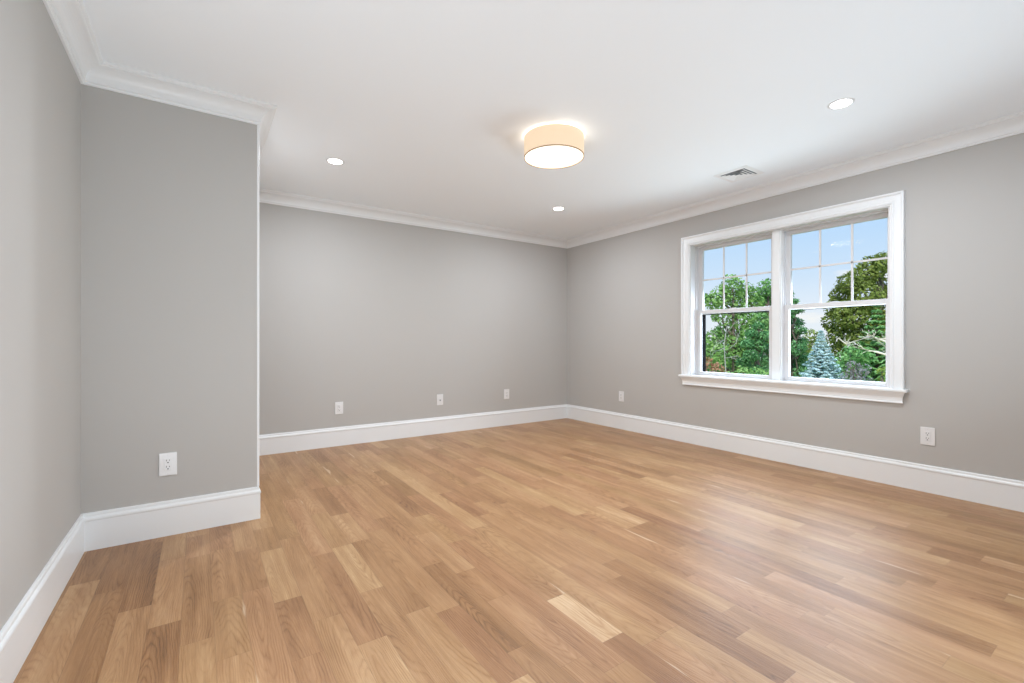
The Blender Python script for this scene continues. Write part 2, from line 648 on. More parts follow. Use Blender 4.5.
def wpart(name, bm, m, parent=win):
    o = finish(name, bm, m)
    o.parent = parent
    if parent is win:
        o.matrix_parent_inverse = Matrix.Translation(win.location).inverted()
    return o


# casing: moulded boards on three sides (profile = distance inwards across the board, height off the wall)
CY0, CY1, CZ1, CW = 1.145, 2.991, 2.137, 0.088
cas = [(0, 0), (0, 0.027), (0.003, 0.032), (0.012, 0.032), (0.0165, 0.027), (0.019, 0.018), (0.024, 0.0165), (0.058, 0.0165),
       (0.061, 0.0135), (0.064, 0.0165), (0.070, 0.0185), (0.076, 0.0165), (0.079, 0.012), (0.084, 0.010), (0.088, 0.009), (0.088, 0)]
bm = new()
path = [(CY1, 0.706, 'b'), (CY1, CZ1, 'c'), (CY0, CZ1, 'c'), (CY0, 0.706, 'b')]
rings = []
for i, (y, z, kind) in enumerate(path):
    ring_ = []
    for w_, h_ in cas:
        yy = y - w_ if y > 2 else y + w_
        zz = z - w_ if kind == 'c' else z
        ring_.append(bm.verts.new((XR - h_, yy, zz)))
    rings.append(ring_)
for a, c in zip(rings, rings[1:]):
    for i in range(len(cas)):
        j = (i + 1) % len(cas)
        bm.faces.new((a[i], a[j], c[j], c[i]))
bm.faces.new(rings[0])
bm.faces.new(rings[-1])
wpart('casing', bm, M_trim)
# stool with rounded nose and horns past the casing
wpart('stool', box(new(), XR - 0.048, XR + 0.07, CY0 - 0.022, CY1 + 0.022, 0.684, 0.707, 0.007), M_trim)
# apron: cove under the stool with returned ends
ap = [(0.0, 0.684), (0.036, 0.684), (0.036, 0.678), (0.031, 0.674), (0.0305, 0.669), (0.026, 0.660), (0.021, 0.647), (0.0185, 0.630), (0.018, 0.614),
      (0.021, 0.612), (0.022, 0.606), (0.018, 0.602), (0.0, 0.602)]
bm = new()
ra = [bm.verts.new((XR - d, CY0 + 0.030 - d, z)) for d, z in ap]
rb = [bm.verts.new((XR - d, CY1 - 0.030 + d, z)) for d, z in ap]
for i in range(len(ap)):
    j = (i + 1) % len(ap)
    bm.faces.new((ra[i], ra[j], rb[j], rb[i]))
bm.faces.new(ra)
bm.faces.new(rb)
wpart('apron', bm, M_trim)
# jamb lining of the opening
XO = XR + TH + .03
bm = new()
box(bm, XR, XO, WY0 - 0.004, WY0 + 0.016, WZ0, WZ1)
box(bm, XR, XO, WY1 - 0.016, WY1 + 0.004, WZ0, WZ1)
box(bm, XR, XO, WY0, WY1, WZ1 - 0.012, WZ1 + 0.004)
box(bm, XR + 0.05, XO + 0.03, WY0, WY1, WZ0, 0.692)
wpart('jamb', bm, M_sash)
# mullion post between the units
bm = new()
box(bm, XR + 0.060, XO, 2.027, 2.109, 0.68, WZ1, 0.003)
box(bm, XR + 0.052, XR + 0.062, 2.038, 2.098, 0.70, WZ1 - 0.004, 0.003)
wpart('mullion', bm, M_trim)

ZM = 1.372        # meeting rail height at the lower sash


def sash_frame(bm, x0, x1, ya, yb, za, zb, st, bot, top):
    box(bm, x0, x1, ya, ya + st, za, zb, 0.003)
    box(bm, x0, x1, yb - st, yb, za, zb, 0.003)
    box(bm, x0, x1, ya + st - .001, yb - st + .001, za, za + bot, 0.003)
    box(bm, x0, x1, ya + st - .001, yb - st + .001, zb - top, zb, 0.003)


def unit(ya, yb, screen_w):
    # upper sash sits in the outer track, lower in the inner track
    xu0, xu1 = XR + 0.135, XR + 0.168
    xl0, xl1 = XR + 0.098, XR + 0.132
    st = 0.048
    bm = new()
    sash_frame(bm, xu0, xu1, ya, yb, ZM - 0.035, WZ1 - 0.010, st, 0.035, 0.045)
    su = wpart('upper_sash', bm, M_sash)
    za, zb = ZM, WZ1 - 0.055
    g = wpart('glass_pane', box(new(), xu0 + 0.013, xu0 + 0.018, ya + st - .004, yb - st + .004, za - .004, zb + .004), M_glass, su)
    bm = new()
    for q in (1, 2):
        yc = ya + st + (yb - ya - 2 * st) * q / 3
        box(bm, xu0 + 0.003, xu0 + 0.012, yc - 0.008, yc + 0.008, za - .002, zb + .002, 0.002)
    zc = za + (zb - za) * 0.505
    box(bm, xu0 + 0.003, xu0 + 0.012, ya + st - .002, yb - st + .002, zc - 0.008, zc + 0.008, 0.002)
    wpart('muntin_grid', bm, M_sash, su)
    bm = new()
    sash_frame(bm, xl0, xl1, ya, yb, 0.691, ZM + 0.004, st, 0.050, 0.036)
    sl_ = wpart('lower_sash', bm, M_sash)
    wpart('glass_pane', box(new(), xl0 + 0.014, xl0 + 0.019, ya + st - .004, yb - st + .004, 0.737, ZM - 0.028), M_glass, sl_)
    bm = new()
    yc = (ya + yb) / 2
    box(bm, xl0 + 0.004, xl1 - 0.004, yc - 0.03, yc + 0.03, ZM + 0.0035, ZM + 0.0075, 0.001)
    box(bm, xl0 + 0.008, xl0 + 0.018, yc - 0.022, yc + 0.012, ZM + 0.007, ZM + 0.0105, 0.001)
    wpart('sash_lock', bm, M_sash, sl_)
    # side stop beads on the jamb
    bm = new()
    box(bm, xl0 - 0.018, xl0 - 0.002, ya - .002, ya + 0.012, 0.70, WZ1 - 0.01, 0.002)
    box(bm, xl0 - 0.018, xl0 - 0.002, yb - 0.012, yb + .002, 0.70, WZ1 - 0.01, 0.002)
    box(bm, xl0 - 0.018, xl0 + 0.030, ya + 0.012, yb - 0.012, WZ1 - 0.024, WZ1 - 0.011, 0.002)
    wpart('stop_bead', bm, M_sash)
    # black frame of the insect screen outside the lower sash
    bm = new()
    x0, x1 = xl1 + 0.004, xl1 + 0.004 + screen_w
    sash_frame(bm, x0, x1, ya + 0.002, yb - 0.002, 0.700, ZM - 0.04, st - 0.001, 0.030, 0.002)
    wpart('screen_frame', bm, M_black)


unit(2.105, 2.896, 0.058)
unit(1.242, 2.031, 0.006)

# ------------------------------------------------------------------ outlets
PW, PH = 0.079, 0.124


def build_plate(kind, label, cat, loc, rz):
    """cover plate in the local x-z plane, facing local -y; origin at the plate centre on the wall"""
    r = thing('wall_outlet' if kind == 'duplex' else 'cable_jack_plate', label, cat, loc, rz)
    pl = finish('cover_plate', box(new(), -PW / 2, PW / 2, -0.0065, 0.0, -PH / 2, PH / 2, 0.003), M_plate, r)
    for z in (-0.050, 0.050):
        bm = new()
        bmesh.ops.create_cone(bm, cap_ends=True, segments=16, radius1=0.0032, radius2=0.0026, depth=0.0014,
                              matrix=Matrix.Translation((0, -0.0070, z)) @ Matrix.Rotation(PI / 2, 4, 'X'))
        finish('screw', bm, M_steel, pl)
    if kind == 'duplex':
        rc = finish('receptacle', box(new(), -0.0168, 0.0168, -0.0092, -0.006, -0.0335, 0.0335, 0.0012), M_plate, r)
        for zc in (0.017, -0.017):
            for x, hh in ((-0.0064, 0.0042), (0.0064, 0.0034)):
                finish('slot', box(new(), x - 0.0013, x + 0.0013, -0.0096, -0.0088, zc + 0.0045 - hh, zc + 0.0045 + hh), M_dark, rc)
            bm = new()
            bmesh.ops.create_cone(bm, cap_ends=True, segments=16, radius1=0.0034, radius2=0.0034, depth=0.0008,
                                  matrix=Matrix.Translation((0, -0.0092, zc - 0.0075)) @ Matrix.Rotation(PI / 2, 4, 'X'))
            finish('ground_hole', bm, M_dark, rc)
    else:
        bm = new()
        bmesh.ops.create_cone(bm, cap_ends=True, segments=6, radius1=0.0075, radius2=0.0075, depth=0.004,
                              matrix=Matrix.Translation((0, -0.008, -0.004)) @ Matrix.Rotation(PI / 2, 4, 'X'))
        j = finish('jack_nut', bm, M_steel, r)
        bm = new()
        bmesh.ops.create_cone(bm, cap_ends=True, segments=20, radius1=0.0062, radius2=0.0055, depth=0.010,
                              matrix=Matrix.Translation((0, -0.014, -0.004)) @ Matrix.Rotation(PI / 2, 4, 'X'))
        finish('threaded_barrel', bm, M_duct, j)
    return r


GO = 'white duplex wall outlets'
o1 = build_plate('duplex', 'white duplex outlet low on the short projecting wall at left, nearest the camera', 'outlet', (-0.1394, YN, 0.3855), 0)
o1['group'] = GO
copy_thing(o1, (1.169, YB, 0.380), 0, 'white duplex outlet at the left end of the back wall, nearest the projecting wall', GO)
copy_thing(o1, (3.200, YB, 0.3905), 0, 'white duplex outlet on the back wall, nearest the far room corner', GO)
copy_thing(o1, (XR, 3.837, 0.393), -PI / 2, 'white duplex outlet on the window wall between the far corner and the window', GO)
copy_thing(o1, (XR, 1.0215, 0.390), -PI / 2, 'white duplex outlet on the window wall below the right end of the window', GO)
build_plate('jack', 'white cable jack plate with one dark jack, between the two back wall outlets', 'wall plate', (2.2826, YB, 0.3855), 0)

# ------------------------------------------------------------------ ceiling lights
GD = 'recessed ceiling downlights'


def downlight(loc, label):
    r = thing('recessed_downlight', label, 'ceiling light', loc, 0, GD)
    bm = new()
    lathe(bm, [(0.050, 0.0), (0.066, 0.0), (0.0663, -0.0008), (0.064, -0.0020), (0.056, -0.0026), (0.051, -0.0022), (0.050, -0.001)], 48, close=True)
    finish('trim_ring', bm, M_plate, r, True)
    bm = new()
    lathe(bm, [(0.0, -0.0052), (0.025, -0.0050), (0.046, -0.0040), (0.0512, -0.0028), (0.0508, -0.0006), (0.0, -0.0006)], 48)
    finish('lens', bm, M_lens, r)
    return r


LX, LY = (0.868, 3.10), (3.695, 1.140)
d0 = downlight((LX[0], LY[0], HC), 'round white lit recessed downlight near the projecting corner, left of the drum light')
copy_thing(d0, (LX[1], LY[0], HC), 0, 'small round lit recessed downlight in front of the far room corner')
copy_thing(d0, (LX[1], LY[1], HC), 0, 'round lit recessed downlight at right, above and in front of the window')
copy_thing(d0, (LX[0], LY[1], HC), 0, 'round lit recessed downlight nearest the camera, overhead at the left')
for x in LX:
    for y in LY:
        add_light('downlight_lamp', 'AREA', (x, y, HC - 0.012), (0, 0, 0), 18.6, (0.87, 0.92, 1.0), shape='DISK', size=0.09)

DX, DY = 1.984, 2.412
dr = thing('drum_ceiling_light', 'cream fabric drum ceiling light, lit, in the middle of the ceiling', 'ceiling light', (DX, DY, HC))
bm = new()
lathe(bm, [(0.200, -0.011), (0.201, -0.011), (0.201, -0.147), (0.198, -0.147), (0.198, -0.011)], 72, close=True)
finish('shade', bm, M_shade, dr, False)
bm = new()
lathe(bm, [(0.2008, -0.1405), (0.2018, -0.1410), (0.2018, -0.1475), (0.1978, -0.1475), (0.1978, -0.1465)], 72)
finish('hem', bm, M_hem, dr)
bm = new()
lathe(bm, [(0.0, -0.1415), (0.120, -0.1415), (0.185, -0.1420), (0.1975, -0.1425), (0.1975, -0.139), (0.0, -0.138)], 72)
finish('diffuser', bm, M_diff, dr)
bm = new()
lathe(bm, [(0.0, 0.0), (0.040, 0.0), (0.042, -0.003), (0.040, -0.012), (0.036, -0.015), (0.0, -0.015)], 48)
finish('ceiling_pan', bm, M_plate, dr)
bm = new()
for k in range(3):
    a = k * 2 * PI / 3
    b_ = new()
    box(b_, 0.03, 0.1985, -0.002, 0.002, -0.0145, -0.0115)
    b_.transform(Matrix.Rotation(a, 4, 'Z'))
    finish('spoke', b_, M_steel, dr)
bm.free()
for k in range(3):
    a = k * 2 * PI / 3 + 0.5
    add_light('drum_lamp', 'POINT', (DX + 0.10 * math.cos(a), DY + 0.10 * math.sin(a), HC - 0.022), (0, 0, 0), 1.2, (1.0, 0.94, 0.84), shadow_soft_size=0.012)
# light that leaves the drum downwards through the diffuser
add_light('drum_downlight', 'AREA', (DX, DY, HC - 0.150), (0, 0, 0), 11.5, (1.0, 0.92, 0.72), shape='DISK', size=0.36)

# ------------------------------------------------------------------ ceiling register
vt = thing('ceiling_vent', 'square white ceiling air vent with four-way louvers, near the window wall', 'vent', (3.702, 2.098, HC))
VH = 0.142
bm = new()


def sqring(bm, h0, z0, h1, z1, th=0.0012):
    """square ring of four sloped blades from half-size h0 at z0 to half-size h1 at z1"""
    q0 = [(-h0, -h0), (h0, -h0), (h0, h0), (-h0, h0)]
    q1 = [(-h1, -h1), (h1, -h1), (h1, h1), (-h1, h1)]
    A = [bm.verts.new((x, y, z0)) for x, y in q0]
    B = [bm.verts.new((x, y, z1)) for x, y in q1]
    A2 = [bm.verts.new((x, y, z0 + th)) for x, y in q0]
    B2 = [bm.verts.new((x, y, z1 + th)) for x, y in q1]
    for i in range(4):
        j = (i + 1) % 4
        bm.faces.new((A[i], A[j], B[j], B[i]))
        bm.faces.new((A2[i], A2[j], B2[j], B2[i]))
        bm.faces.new((A[i], A[j], A2[j], A2[i]))
        bm.faces.new((B[i], B[j], B2[j], B2[i]))


sqring(bm, VH, -0.0022, VH - 0.036, -0.0065)
sqring(bm, VH, -0.0022, VH - 0.001, -0.0002, 0.0003)
finish('frame', bm, M_vent, vt)
finish('duct', box(new(), -VH + .035, VH - .035, -VH + .035, VH - .035, -0.0012, -0.0003), M_duct, vt)
for h in (0.085, 0.060, 0.035):
    bm = new()
    sqring(bm, h - 0.010, -0.0030, h + 0.014, -0.0115)
    finish('louver', bm, M_vent, vt)
bm = new()
box(bm, -0.018, 0.018, -0.018, 0.018, -0.0115, -0.0095, 0.0006)
finish('centre_plate', bm, M_vent, vt)

# ------------------------------------------------------------------ garden outside
GZ = -3.6


def leafmat(name, dark, mid, light, trans=0.25):
    m = bpy.data.materials.new(name)
    m.use_nodes = True
    n, l = m.node_tree.nodes, m.node_tree.links
    n.clear()
    o = n.new('ShaderNodeOutputMaterial')
    a = n.new('ShaderNodeAttribute')
    a.attribute_name = 'leaf'
    r = n.new('ShaderNodeValToRGB')
    r.color_ramp.elements[0].color = (*dark, 1)
    r.color_ramp.elements[1].color = (*light, 1)
    e = r.color_ramp.elements.new(0.5)
    e.color = (*mid, 1)
    l.new(a.outputs['Fac'], r.inputs[0])
    d = n.new('ShaderNodeBsdfDiffuse')
    t = n.new('ShaderNodeBsdfTranslucent')
    mx = n.new('ShaderNodeMixShader')
    mx.inputs[0].default_value = trans
    l.new(r.outputs[0], d.inputs[0])
    l.new(r.outputs[0], t.inputs[0])
    l.new(d.outputs[0], mx.inputs[1])
    l.new(t.outputs[0], mx.inputs[2])
    l.new(mx.outputs[0], o.inputs[0])
    return m


M_bark = plain('brown_bark', (0.16, 0.12, 0.09), 0.9, 0.2, bump=0.5, bscale=20, var=0.2)
M_dead = plain('bleached_bark', (0.72, 0.63, 0.49), 0.85, 0.2, bump=0.4, bscale=25, var=0.15)
M_dead2 = plain('grey_dead_bark', (0.40, 0.37, 0.31), 0.85, 0.2, bump=0.4, bscale=25, var=0.15)
M_grass = plain('grass', (0.16, 0.26, 0.08), 0.95, 0.1, bump=0.5, bscale=40, var=0.3)
bm = new()
gx0, gx1, gy0, gy1 = XR + 1.0, 120.0, -40.0, 110.0
NG = 24
gv = [[bm.verts.new((gx0 + (gx1 - gx0) * i / NG, gy0 + (gy1 - gy0) * j / NG,
                     GZ - 0.12 + 0.10 * mnoise.noise(Vector((i * .37, j * .37, 1.7))))) for j in range(NG + 1)] for i in range(NG + 1)]
for i in range(NG):
    for j in range(NG):
        bm.faces.new((gv[i][j], gv[i + 1][j], gv[i + 1][j + 1], gv[i][j + 1]))
struct(finish('ground', bm, M_grass))

FWD = Vector((math.sin(PSI), math.cos(PSI), 0))
RGT = Vector((math.cos(PSI), -math.sin(PSI), 0))


def at(u, v, t):
    """place of something that stands t metres ahead of the viewpoint in the direction of (u, v)"""
    return Vector((0, 0, CH)) + FWD * t + RGT * ((u - 512) / F * t) + Vector((0, 0, 1)) * ((341.9 - v) / F * t)


def tube(bm, pts, rads, seg=7):
    prev = None
    for i, p in enumerate(pts):
        d = (pts[min(i + 1, len(pts) - 1)] - pts[max(i - 1, 0)]).normalized()
        a = d.orthogonal().normalized()
        c = d.cross(a)
        ring_ = [bm.verts.new(p + (a * math.cos(2 * PI * k / seg) + c * math.sin(2 * PI * k / seg)) * rads[i]) for k in range(seg)]
        if prev:
            for k in range(seg):
                k2 = (k + 1) % seg
                bm.faces.new((prev[k], prev[k2], ring_[k2], ring_[k]))
        else:
            bm.faces.new(ring_)
        prev = ring_
    bm.faces.new(prev)


def bend(p0, p1, rng, wob=0.08, k=6, sag=0.0):
    L = (p1 - p0).length
    out = []
    for i in range(k + 1):
        f = i / k
        w = math.sin(PI * f)
        out.append(p0.lerp(p1, f) + Vector((rng.uniform(-1, 1), rng.uniform(-1, 1), rng.uniform(-1, 1))) * wob * L * (0.35 + w) * (1 if 0 < i < k else 0) + Vector((0, 0, sag * w * L)))
    return out


def leaves(name, P, N, size, aspect, tone, m, parent, npr, axis=None):
    """one mesh of small pointed leaves: centres P, facing N"""
    P, N = np.asarray(P), np.asarray(N)
    k = len(P)
    N = N / (np.linalg.norm(N, axis=1, keepdims=True) + 1e-9)
    if axis is None:
        R = npr.normal(size=(k, 3))
    else:
        R = np.asarray(axis) + npr.normal(size=(k, 3)) * 0.25
    A = R - N * (R * N).sum(1, keepdims=True)
    A /= np.linalg.norm(A, axis=1, keepdims=True) + 1e-9
    B = np.cross(N, A)
    s = (size * npr.uniform(0.6, 1.35, k))[:, None]
    bowl = N * s * 0.18
    V = np.empty((k, 4, 3))
    V[:, 0] = P - A * s
    V[:, 1] = P + B * s * aspect - A * s * 0.1 + bowl
    V[:, 2] = P + A * s
    V[:, 3] = P - B * s * aspect - A * s * 0.1 + bowl
    me = bpy.data.meshes.new(name)
    me.vertices.add(4 * k)
    me.vertices.foreach_set('co', V.reshape(-1))
    me.loops.add(4 * k)
    me.loops.foreach_set('vertex_index', np.arange(4 * k, dtype=np.int32))
    me.polygons.add(k)
    me.polygons.foreach_set('loop_start', np.arange(0, 4 * k, 4, dtype=np.int32))
    a = me.attributes.new('leaf', 'FLOAT', 'FACE')
    a.data.foreach_set('value', np.clip(tone, 0, 1).astype(np.float32))
    me.update(calc_edges=True)
    me.materials.append(m)
    o = bpy.data.objects.new(name, me)
    COL.objects.link(o)
    o.parent = parent
    return o


def lobes_tree(name, label, cat, base, lobes, m, leaf=0.11, per=900, seed=1, trunk_r=0.16, bark=None, flat=1.0, up=0.35, fill=0.55, group=None, aspect=0.55):
    """broad tree: leaf masses (world centre, radius) carried by limbs from a trunk standing at base"""
    rng = random.Random(seed)
    npr = np.random.default_rng(seed)
    r = thing(name, label, cat, base, 0, group)
    b0 = Vector(base)
    P, N, T = [], [], []
    for c, rad in lobes:
        k = int(per * rad * rad)
        d = npr.normal(size=(k, 3))
        d /= np.linalg.norm(d, axis=1, keepdims=True)
        # bumpy surface of smaller tufts
        tuft = npr.normal(size=(max(10, int(26 * rad)), 3))
        tuft /= np.linalg.norm(tuft, axis=1, keepdims=True)
        near = (d @ tuft.T).max(1)
        rr_ = rad * (fill + (1 - fill) * npr.random(k) ** 0.5) * (0.72 + 0.36 * near ** 3)
        p = d * rr_[:, None] * np.array([1, 1, flat]) + np.array(c - b0)
        keep = p[:, 2] > 0.02
        P.append(p[keep])
        nn = d * 0.8 + npr.normal(size=(k, 3)) * 0.55 + np.array([0, 0, up])
        N.append(nn[keep])
        lobt = npr.uniform(-0.13, 0.13)
        T.append((0.5 + lobt + npr.normal(size=k) * 0.17)[keep])
    leaves('foliage', np.concatenate(P), np.concatenate(N), leaf, aspect, np.concatenate(T), m, r, npr)
    bm = new()
    top = max(lobes, key=lambda q: q[0].z)[0] - b0
    z_low = min(q[0].z for q in lobes) - b0.z
    mid = Vector((top.x * .3, top.y * .3, max(0.4, z_low * 0.6)))
    path = [Vector((0, 0, -0.15)), Vector((0.02, 0.01, mid.z * 0.4)), mid, (mid + top) / 2, top]
    tube(bm, path, [trunk_r * 1.35, trunk_r, trunk_r * .85, trunk_r * .55, trunk_r * .2], 9)
    for c, rad in lobes:
        q = c - b0
        f = rng.uniform(0.15, 0.8)
        s_ = mid.lerp(top, f)
        if s_.z > q.z:
            s_ = mid.copy()
        pts = bend(s_, q, rng, 0.07)
        tube(bm, pts, [trunk_r * (.42 - .06 * i) for i in range(len(pts))], 6)
        for _ in range(3):
            e_ = q + Vector((rng.gauss(0, 1), rng.gauss(0, 1), rng.gauss(0.2, .6))).normalized() * rad * 0.85
            pts = bend(pts[-2], e_, rng, 0.08, 4)
            tube(bm, pts, [trunk_r * .14, trunk_r * .12, trunk_r * .1, trunk_r * .07, trunk_r * .04], 5)
            pts = bend(s_, q, rng, 0.05)
    finish('trunk', bm, bark or M_bark, r, True)
    return r


def conifer(name, label, base, H, R, m, seed, tiers=22, leaf=0.08, droop=0.12, lift=0.15, dens=1.0, bark=None, narrow=0.34, group=None, per=11):
    """pointed evergreen: whorls of branches with side sprays of needles"""
    rng = random.Random(seed)
    npr = np.random.default_rng(seed)
    r = thing(name, label, 'tree', base, 0, group)
    bm = new()
    tube(bm, [Vector((0, 0, -0.15)), Vector((0, 0, H * .5)), Vector((0, 0, H * .98))], [R * .07, R * .045, 0.008], 8)
    P, N, A, T = [], [], [], []
    for i in range(tiers):
        f = i / (tiers - 1)
        z = H * (0.05 + 0.93 * f ** 0.92)
        L = R * (1 - f) ** 0.92 + 0.02
        nb = int(6 + 9 * (1 - f))
        for k in range(nb):
            a = 2 * PI * (k + rng.random() * .7) / nb + i * 1.3
            d = Vector((math.cos(a), math.sin(a), 0))
            Lb = L * rng.uniform(0.80, 1.12)
            tone = 0.5 + rng.uniform(-.14, .14)
            pts = []
            for q in range(5):
                g = q / 4
                pts.append(Vector((0, 0, z)) + d * Lb * g + Vector((0, 0, lift * Lb * g * g - droop * Lb * g)))
            if L > 0.25:
                tube(bm, pts, [0.012 + .010 * (1 - f)] * 4 + [0.004], 5)
            side = Vector((-d.y, d.x, 0))
            n_s = max(4, int(Lb * per * dens))
            for q in range(n_s):
                g = 0.18 + 0.85 * q / n_s
                c = Vector((0, 0, z)) + d * Lb * g + Vector((0, 0, lift * Lb * g * g - droop * Lb * g))
                w = (1.05 - g) * Lb * narrow + 0.04
                for s_ in (-1, 1, 0):
                    m_ = 4 if s_ else 3
                    for j in range(m_):
                        h = (j + rng.random()) / m_
                        p = c + (side * s_ + d * 0.7).normalized() * w * h + Vector((0, 0, rng.uniform(-.03, .035)))
                        P.append(p)
                        N.append((rng.gauss(0, .35) + d.x * .35, rng.gauss(0, .35) + d.y * .35, 0.8))
                        ax = (side * s_ + d * 0.7)
                        A.append((ax.x, ax.y, 0.12))
                        T.append(tone + 0.22 * (g - .5) + rng.gauss(0, .10))
    leaves('foliage', P, N, leaf, 0.34, np.array(T), m, r, npr, A)
    finish('trunk', bm, bark or M_bark, r, True)
    return r


def pix_lobes(t, specs, rng):
    """leaf masses given as direction (u, v), radius in the same units, all about t metres away"""
    out = []
    for (u, v, rr_) in specs:
        tt = t + rng.uniform(-1, 1) * rr_ / F * t
        out.append((at(u, v, tt), rr_ / F * t))
    return out


def ground_at(u, t):
    p = at(u, 341.9, t)
    return (p.x, p.y, GZ)


G_ = random.Random(5)
L_bright = leafmat('bright_leaves', (0.10, 0.20, 0.045), (0.22, 0.38, 0.10), (0.42, 0.58, 0.20))
L_deep = leafmat('deep_leaves', (0.04, 0.115, 0.04), (0.11, 0.25, 0.09), (0.25, 0.44, 0.16))
L_pine = leafmat('pine_needles', (0.04, 0.12, 0.045), (0.12, 0.28, 0.10), (0.28, 0.50, 0.20))
L_mid = leafmat('mid_leaves', (0.07, 0.17, 0.05), (0.17, 0.33, 0.10), (0.34, 0.53, 0.18))
L_olyel = leafmat('olive_yellow_leaves', (0.10, 0.14, 0.03), (0.20, 0.26, 0.06), (0.38, 0.44, 0.13))
L_olive = leafmat('olive_leaves', (0.055, 0.075, 0.016), (0.17, 0.21, 0.045), (0.38, 0.43, 0.11))
L_blue = leafmat('blue_needles', (0.26, 0.39, 0.36), (0.50, 0.65, 0.61), (0.74, 0.86, 0.82), 0.1)
L_fresh = leafmat('fresh_needles', (0.09, 0.20, 0.05), (0.20, 0.40, 0.12), (0.40, 0.62, 0.25))
L_yel = leafmat('yellow_green_leaves', (0.16, 0.22, 0.04), (0.30, 0.38, 0.08), (0.50, 0.56, 0.18))
L_rust = leafmat('rust_leaves', (0.30, 0.14, 0.07), (0.52, 0.27, 0.15), (0.72, 0.44, 0.28))
L_grey = leafmat('grey_brown_leaves', (0.12, 0.11, 0.09), (0.24, 0.22, 0.20), (0.40, 0.37, 0.36))

# tall pale deciduous tree filling the left sash
lobes_tree('deciduous_tree', 'tall bright green leafy tree filling the left window sash', 'tree', ground_at(734, 34),
           pix_lobes(34, [(733, 287, 13), (722, 296, 11), (713, 302, 9), (746, 293, 11), (757, 303, 9), (735, 305, 14), (718, 314, 8), (742, 320, 13),
                          (728, 330, 12), (716, 338, 11), (707, 298, 6), (748, 338, 12), (733, 348, 13), (718, 355, 13), (740, 362, 13), (707, 346, 10)], G_),
           L_bright, leaf=0.13, per=480, seed=3, trunk_r=0.22, fill=0.35)
lobes_tree('deciduous_tree', 'mid green leafy tree behind the right edge of the left window sash', 'tree', ground_at(768, 43),
           pix_lobes(43, [(768, 288, 10), (758, 296, 8), (776, 298, 10), (766, 305, 12), (772, 318, 12), (760, 320, 11), (780, 315, 11), (764, 334, 13), (778, 334, 12)], G_),
           L_mid, leaf=0.15, per=420, seed=4, trunk_r=0.22, fill=0.4)
# pines between the two sashes
lobes_tree('pine_tree', 'dark layered pine at the left edge of the right window sash', 'tree', ground_at(789, 28),
           pix_lobes(28, [(789, 294, 5), (792, 302, 6), (784, 306, 7), (797, 310, 7), (788, 314, 8), (794, 322, 9), (781, 322, 9), (800, 330, 7), (790, 334, 10),
                          (778, 338, 9), (802, 342, 7), (796, 348, 11), (783, 352, 11), (802, 356, 7), (794, 364, 12), (780, 368, 12), (802, 372, 9)], G_),
           L_pine, leaf=0.13, per=900, seed=8, trunk_r=0.2, fill=0.3, flat=0.62, up=0.7, aspect=0.3)
lobes_tree('pine_tree', 'dark green bushy pine standing in the lower right of the left window sash', 'tree', ground_at(756, 21.5),
           pix_lobes(21.5, [(758, 326, 6), (752, 334, 7), (763, 336, 8), (748, 344, 8), (758, 346, 9), (767, 348, 8), (752, 356, 9), (764, 360, 10), (744, 362, 8), (756, 370, 11), (766, 376, 10)], G_),
           L_pine, leaf=0.10, per=1500, seed=9, trunk_r=0.14, fill=0.3, flat=0.7, up=0.7, aspect=0.3)
# big olive evergreen at right
lobes_tree('evergreen_tree', 'large dense olive green tree on the right behind the pale blue spruce', 'tree', ground_at(868, 36),
           pix_lobes(36, [(884, 262, 10), (872, 268, 12), (862, 277, 13), (890, 280, 16), (850, 285, 12), (842, 296, 12), (864, 298, 16), (838, 308, 12), (884, 304, 17),
                          (850, 315, 15), (836, 322, 12), (866, 325, 17), (840, 334, 12), (888, 330, 16), (858, 345, 16), (877, 350, 16), (905, 290, 16), (905, 320, 18), (843, 352, 13)], G_),
           L_olive, leaf=0.14, per=560, seed=6, trunk_r=0.3, fill=0.6)
conifer('blue_spruce', 'pale blue spruce in the right window sash', ground_at(821, 22), 5.24, 1.62, L_blue, 12, tiers=34, leaf=0.075, lift=0.24, droop=0.14, narrow=0.36, per=17)
conifer('fir_tree', 'fresh green fir at the right edge of the right window sash', ground_at(877, 27), 6.9, 2.2, L_fresh, 14, tiers=19, leaf=0.12, lift=0.30, droop=0.05, narrow=0.45, per=10)
# lower shrubs
lobes_tree('shrub', 'yellow green shrub behind the left side of the blue spruce', 'shrub', ground_at(811, 32),
           pix_lobes(32, [(812, 336, 8), (805, 346, 8), (815, 350, 9), (807, 362, 9), (815, 374, 10), (806, 388, 10), (822, 344, 7)], G_), L_olyel, leaf=0.11, per=520, seed=16, trunk_r=0.08)
lobes_tree('shrub', 'rust coloured bush in the lower left corner of the left window sash', 'shrub', ground_at(711, 19),
           pix_lobes(19, [(706, 363, 7), (717, 370, 8), (698, 372, 9), (709, 380, 10), (724, 377, 7), (707, 394, 11)], G_), L_rust, leaf=0.08, per=800, seed=17, trunk_r=0.08)
lobes_tree('shrub', 'bright green bush along the bottom of the left window sash', 'shrub', ground_at(744, 16),
           pix_lobes(16, [(734, 377, 8), (744, 373, 8), (756, 374, 8), (767, 377, 9), (740, 388, 11), (755, 390, 12), (746, 402, 11)], G_), L_bright, leaf=0.065, per=900, seed=18, trunk_r=0.08)
lobes_tree('shrub', 'grey brown twiggy shrub to the right of the blue spruce', 'shrub', ground_at(857, 17),
           pix_lobes(17, [(853, 367, 7), (862, 371, 8), (847, 376, 7), (857, 384, 10), (868, 384, 8), (856, 400, 11)], G_), L_grey, leaf=0.05, per=1300, seed=19, trunk_r=0.06)
